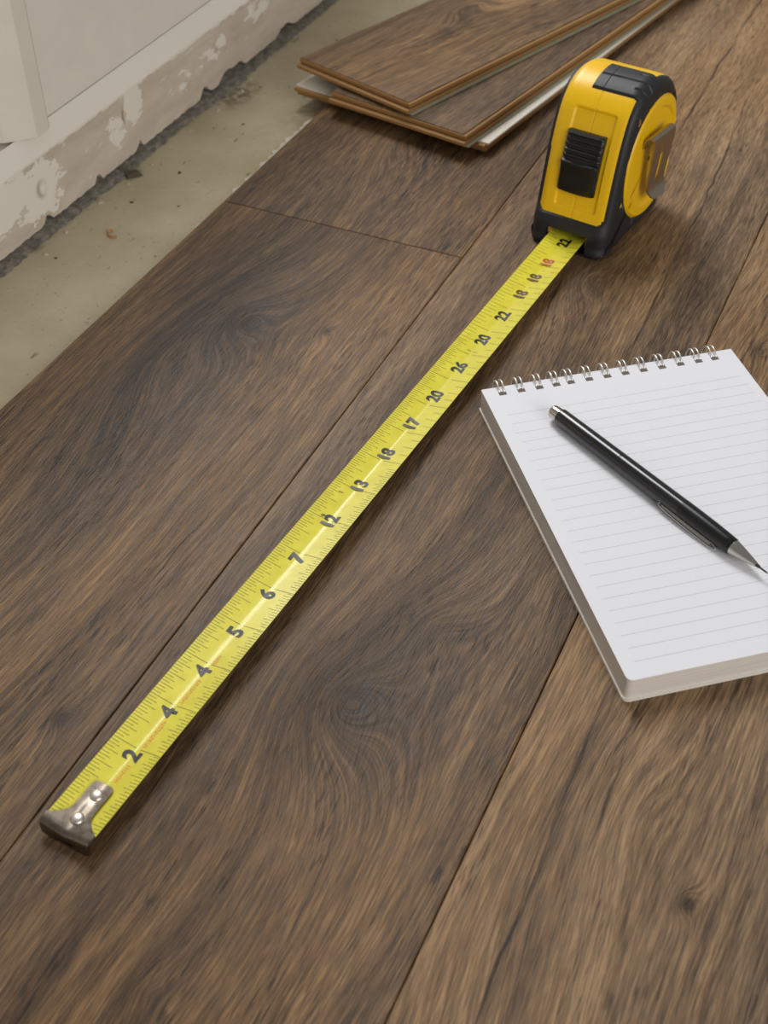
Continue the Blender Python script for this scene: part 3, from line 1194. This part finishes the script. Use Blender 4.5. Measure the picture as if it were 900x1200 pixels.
# side caps (the small hole left at the centre of both sides)
for sg, which in ((-1, 0), (1, nX - 1)):
    ring = [pos[k][which][0] for k in range(0, NP, 6)]
    dep = 0.4
    vsx = [CL(p[0], p[1] + sg * dep, p[2]) for p in ring]
    mesh_obj('side_boss', vsx, [tuple(range(len(vsx)))], case_yellow, tape)

# mouth: dark cavity with brass-yellow guides
dark = plain('mouth_dark', srgb(16, 15, 14), 0.8)
bm = bmesh.new()
corners = [(-14.3, 2.5), (14.3, 2.5), (14.3, 13.5), (-14.3, 13.5)]
f0 = [bm.verts.new(CL(0.2, c, z)) for c, z in corners]
f1 = [bm.verts.new(CL(34, c, z)) for c, z in corners]
for i in range(4):
    bm.faces.new((f0[i], f0[(i + 1) % 4], f1[(i + 1) % 4], f1[i]))
bm.faces.new(f1)
bm_obj('mouth', bm, dark, tape)
brass = plain('guide_yellow', srgb(190, 150, 70), 0.4, amt=0.08)
for sg in (-1, 1):
    bm = bmesh.new()
    vsx = bm_box(bm, 0, 1, 0, 1, 0, 1)
    for v in vsx:
        a, c, z = v.co
        v.co = CL(0.9 + a * 6, sg * (12.6 + 1.6 * c), 5.0 + 7.2 * z)
    bm_obj('blade_guide', bm, brass, tape)

# front lock slider: extruded side profile on the front panel
def front_a(z):
    best = None
    for (pa, pz) in prof:
        if pa < 40 and pz > 2:
            d = abs(pz - z)
            if best is None or d < best[0]:
                best = (d, pa)
    return best[1]


def slider():
    pr = [(37.6, 0.2), (37.8, 2.0), (39.0, 2.8), (44, 3.3), (50, 3.9), (54.0, 5.0), (55.2, 5.5), (56.4, 5.4)]
    z = 56.8
    while z < 71.0:
        pr += [(z, 4.0 + (71 - z) * 0.02), (z + 0.7, 3.2), (z + 1.6, 3.2), (z + 2.2, 4.4 - (z - 56) * 0.03), (z + 2.9, 4.4 - (z - 56) * 0.03)]
        z += 3.2
    pr += [(72.6, 3.4), (73.6, 2.6), (73.8, 0.2)]
    bm = bmesh.new()
    cols_ = []
    hw = 12.6
    cs = [-hw, -hw + 0.25, -hw + 0.9, -hw + 1.8] + [-hw + 1.8 + (2 * hw - 3.6) * i / 8 for i in range(1, 8)] + [hw - 1.8, hw - 0.9, hw - 0.25, hw]
    for c in cs:
        e = abs(c)
        drop = 0.0 if e < hw - 1.8 else 1.4 * ((e - hw + 1.8) / 1.8) ** 2
        bow = 0.8 * (1 - (c / hw) ** 2)
        col = []
        for (zq, h) in pr:
            dz = -bow * 0.9 if 36 < zq < 57 else 0.0
            h2 = max(-0.5, h - drop + 0.3 * (1 - (c / hw) ** 2)) if h > 0.5 else -1.0
            a = front_a(zq) - 0.2
            col.append(bm.verts.new(CL(a - h2 * 0.97 + 0.8, c - 0.3, zq + dz + h2 * 0.2)))
        cols_.append(col)
    for A, B in zip(cols_, cols_[1:]):
        for i in range(len(pr) - 1):
            bm.faces.new((A[i], A[i + 1], B[i + 1], B[i]))
    bm.faces.new(cols_[0])
    bm.faces.new(cols_[-1][::-1])
    o = bm_obj('lock_slider', bm, plain('slider_black', srgb(20, 20, 21), 0.38, amt=0.04), tape)
    return shade_auto(o, 32)


slider()

# belt clip: folded plate with a teardrop slot
def belt_clip():
    # path down the plate: (z, c) ; a range depends on z
    path = [(60.0, 27.9), (64.0, 28.1), (66.6, 29.0), (68.0, 31.0), (68.2, 33.2), (67.0, 35.0), (64.5, 35.6), (60, 35.3), (54, 34.8), (48, 34.3), (42, 33.8), (37, 33.4), (33, 33.2), (30.0, 34.4), (27.0, 36.0), (24.8, 37.2)]
    half = [13.5, 13.5, 13.5, 13.5, 13.5, 13.4, 13.0, 12.6, 12.2, 11.8, 11.4, 11.2, 11.0, 10.6, 9.0, 6.0]
    amid = 54.0
    NA = 27
    bm = bmesh.new()
    O, I = [], []
    for i, ((z, c), h) in enumerate(zip(path, half)):
        p, q = path[max(0, i - 1)], path[min(len(path) - 1, i + 1)]
        tz, tc = q[0] - p[0], q[1] - p[1]
        l = math.hypot(tz, tc)
        nc, nz_ = -tz / l, tc / l
        ro, ri = [], []
        for k in range(NA):
            a = amid - h + 2 * h * k / (NA - 1)
            lean = (a - amid) * 0.08
            ro.append(bm.verts.new(CL(a, c + lean, z)))
            ri.append(bm.verts.new(CL(a, c + lean - nc * 0.9, z - nz_ * 0.9)))
        O.append(ro); I.append(ri)
    hole = set()
    for i in range(7, 12):
        wid = {7: 1, 8: 2, 9: 2, 10: 2, 11: 1}[i]
        for k in range(NA - 1):
            if abs(k - 12.5) < wid + 0.1:
                hole.add((i, k))
    for i in range(len(path) - 1):
        for k in range(NA - 1):
            if (i, k) in hole:
                for (di, dk, e) in ((-1, 0, ((i, k), (i, k + 1))), (1, 0, ((i + 1, k), (i + 1, k + 1))), (0, -1, ((i, k), (i + 1, k))), (0, 1, ((i, k + 1), (i + 1, k + 1)))):
                    if (i + di, k + dk) not in hole:
                        (a1, b1), (a2, b2) = e
                        bm.faces.new((O[a1][b1], O[a2][b2], I[a2][b2], I[a1][b1]))
                continue
            bm.faces.new((O[i][k], O[i][k + 1], O[i + 1][k + 1], O[i + 1][k]))
            bm.faces.new((I[i][k + 1], I[i][k], I[i + 1][k], I[i + 1][k + 1]))
        bm.faces.new((O[i][0], O[i + 1][0], I[i + 1][0], I[i][0]))
        bm.faces.new((O[i][-1], I[i][-1], I[i + 1][-1], O[i + 1][-1]))
    for i in (0, -1):
        for k in range(NA - 1):
            bm.faces.new((O[i][k], O[i][k + 1], I[i][k + 1], I[i][k]))
    o = bm_obj('belt_clip', bm, nickel_clip, tape)
    return shade_auto(o, 40)


belt_clip()
# strap eyelet in the bumper
bm = bmesh.new()
pts = [CL(28 + 2.4 * math.cos(t), 26.3 + 0.9 * math.cos(t) - 0.5 * math.sin(t), 83.0 + 3.4 * math.sin(t)) for t in [2 * math.pi * i / 24 for i in range(24)]]
tube(bm, pts, 0.0008, 8, True)
bm_obj('eyelet', bm, case_black, tape, True)
bm = bmesh.new()
c0 = bm.verts.new(CL(28, 26.9, 83))
rg = [bm.verts.new(CL(28 + 2.0 * math.cos(t), 26.9 + 0.75 * math.cos(t) - 0.4 * math.sin(t), 83.0 + 2.9 * math.sin(t))) for t in [2 * math.pi * i / 24 for i in range(24)]]
for i in range(24):
    bm.faces.new((c0, rg[i], rg[(i + 1) % 24]))
bm_obj('eyelet_hole', bm, plain('eyelet_amber', srgb(150, 100, 16), 0.5), tape)

# ------------------------------------------------------------------ DEBRIS on the concrete
def chip(name, label, cat, group, x, y, size, flat, mat, seed, z=SLAB_Z):
    rnd = random.Random(seed)
    bm = bmesh.new()
    n = 9
    lo, hi = [], []
    for k in range(n):
        a = 2 * math.pi * k / n
        r = size * rnd.uniform(0.55, 1.1)
        lo.append(bm.verts.new((r * math.cos(a) * 1.25, r * math.sin(a), 0)))
        hi.append(bm.verts.new((r * 0.75 * math.cos(a + .1) * 1.25, r * 0.75 * math.sin(a + .1), size * flat * rnd.uniform(0.6, 1.2))))
    for k in range(n):
        bm.faces.new((lo[k], lo[(k + 1) % n], hi[(k + 1) % n], hi[k]))
    bm.faces.new(lo[::-1])
    bm.faces.new(hi)
    o = bm_obj(name, bm, mat)
    o.location = (x, y, z + 0.00005)
    o.rotation_euler = (0, 0, rnd.uniform(0, 6.28))
    return tag(o, label, cat, group)


crumb_dark = plain('crumb_dark', srgb(84, 74, 60), 0.9, amt=0.2)
crumb_light = plain('crumb_light', srgb(188, 176, 150), 0.9, amt=0.15)
shaving_mat = plain('shaving_wood', srgb(176, 128, 84), 0.7, amt=0.15)
chip('mortar_chunk', 'dark grey mortar chunk lying beside the skirting board', 'debris', None, -0.5195, 0.688, 0.0062, 0.5, crumb_dark, 3)
random.seed(31)
for i in range(9):
    yy = random.uniform(0.57, 0.98)
    chip('mortar_crumb', 'tiny dark mortar crumb on the beige concrete', 'debris', 'dark crumbs on the concrete', random.uniform(-0.512, -0.452), yy, random.uniform(0.0008, 0.0017), 0.5, crumb_dark, 40 + i)
for i in range(10):
    yy = 0.575 + 0.032 * i + random.uniform(-.008, .008)
    chip('plaster_crumb', 'tiny pale plaster crumb along the grey mortar strip', 'debris', 'pale crumbs by the skirting', -0.5165 + random.uniform(-0.002, 0.003), yy, random.uniform(0.0010, 0.0020), 0.7, crumb_light, 60 + i)
# curled wood shaving
vs, fs = [], []
for i in range(13):
    t = R(-40 + 230 * i / 12)
    r = 0.0040
    for zq, rr in ((0.0002, 0.0), (0.0020, 0.0003), (0.0020, 0.0007), (0.0002, 0.0006)):
        vs.append(((r + rr) * math.cos(t), (r + rr) * math.sin(t) * 0.75, zq))
    if i:
        for k in range(4):
            a, b = (i - 1) * 4, i * 4
            fs.append((a + k, b + k, b + (k + 1) % 4, a + (k + 1) % 4))
fs += [(0, 1, 2, 3), (51, 50, 49, 48)]
sh = mesh_obj('wood_shaving', vs, fs, shaving_mat)
sh.location = (-0.487, 0.6145, SLAB_Z)
sh.rotation_euler = (0, 0, R(150))
tag(sh, 'small curled wood shaving on the bare concrete', 'debris')
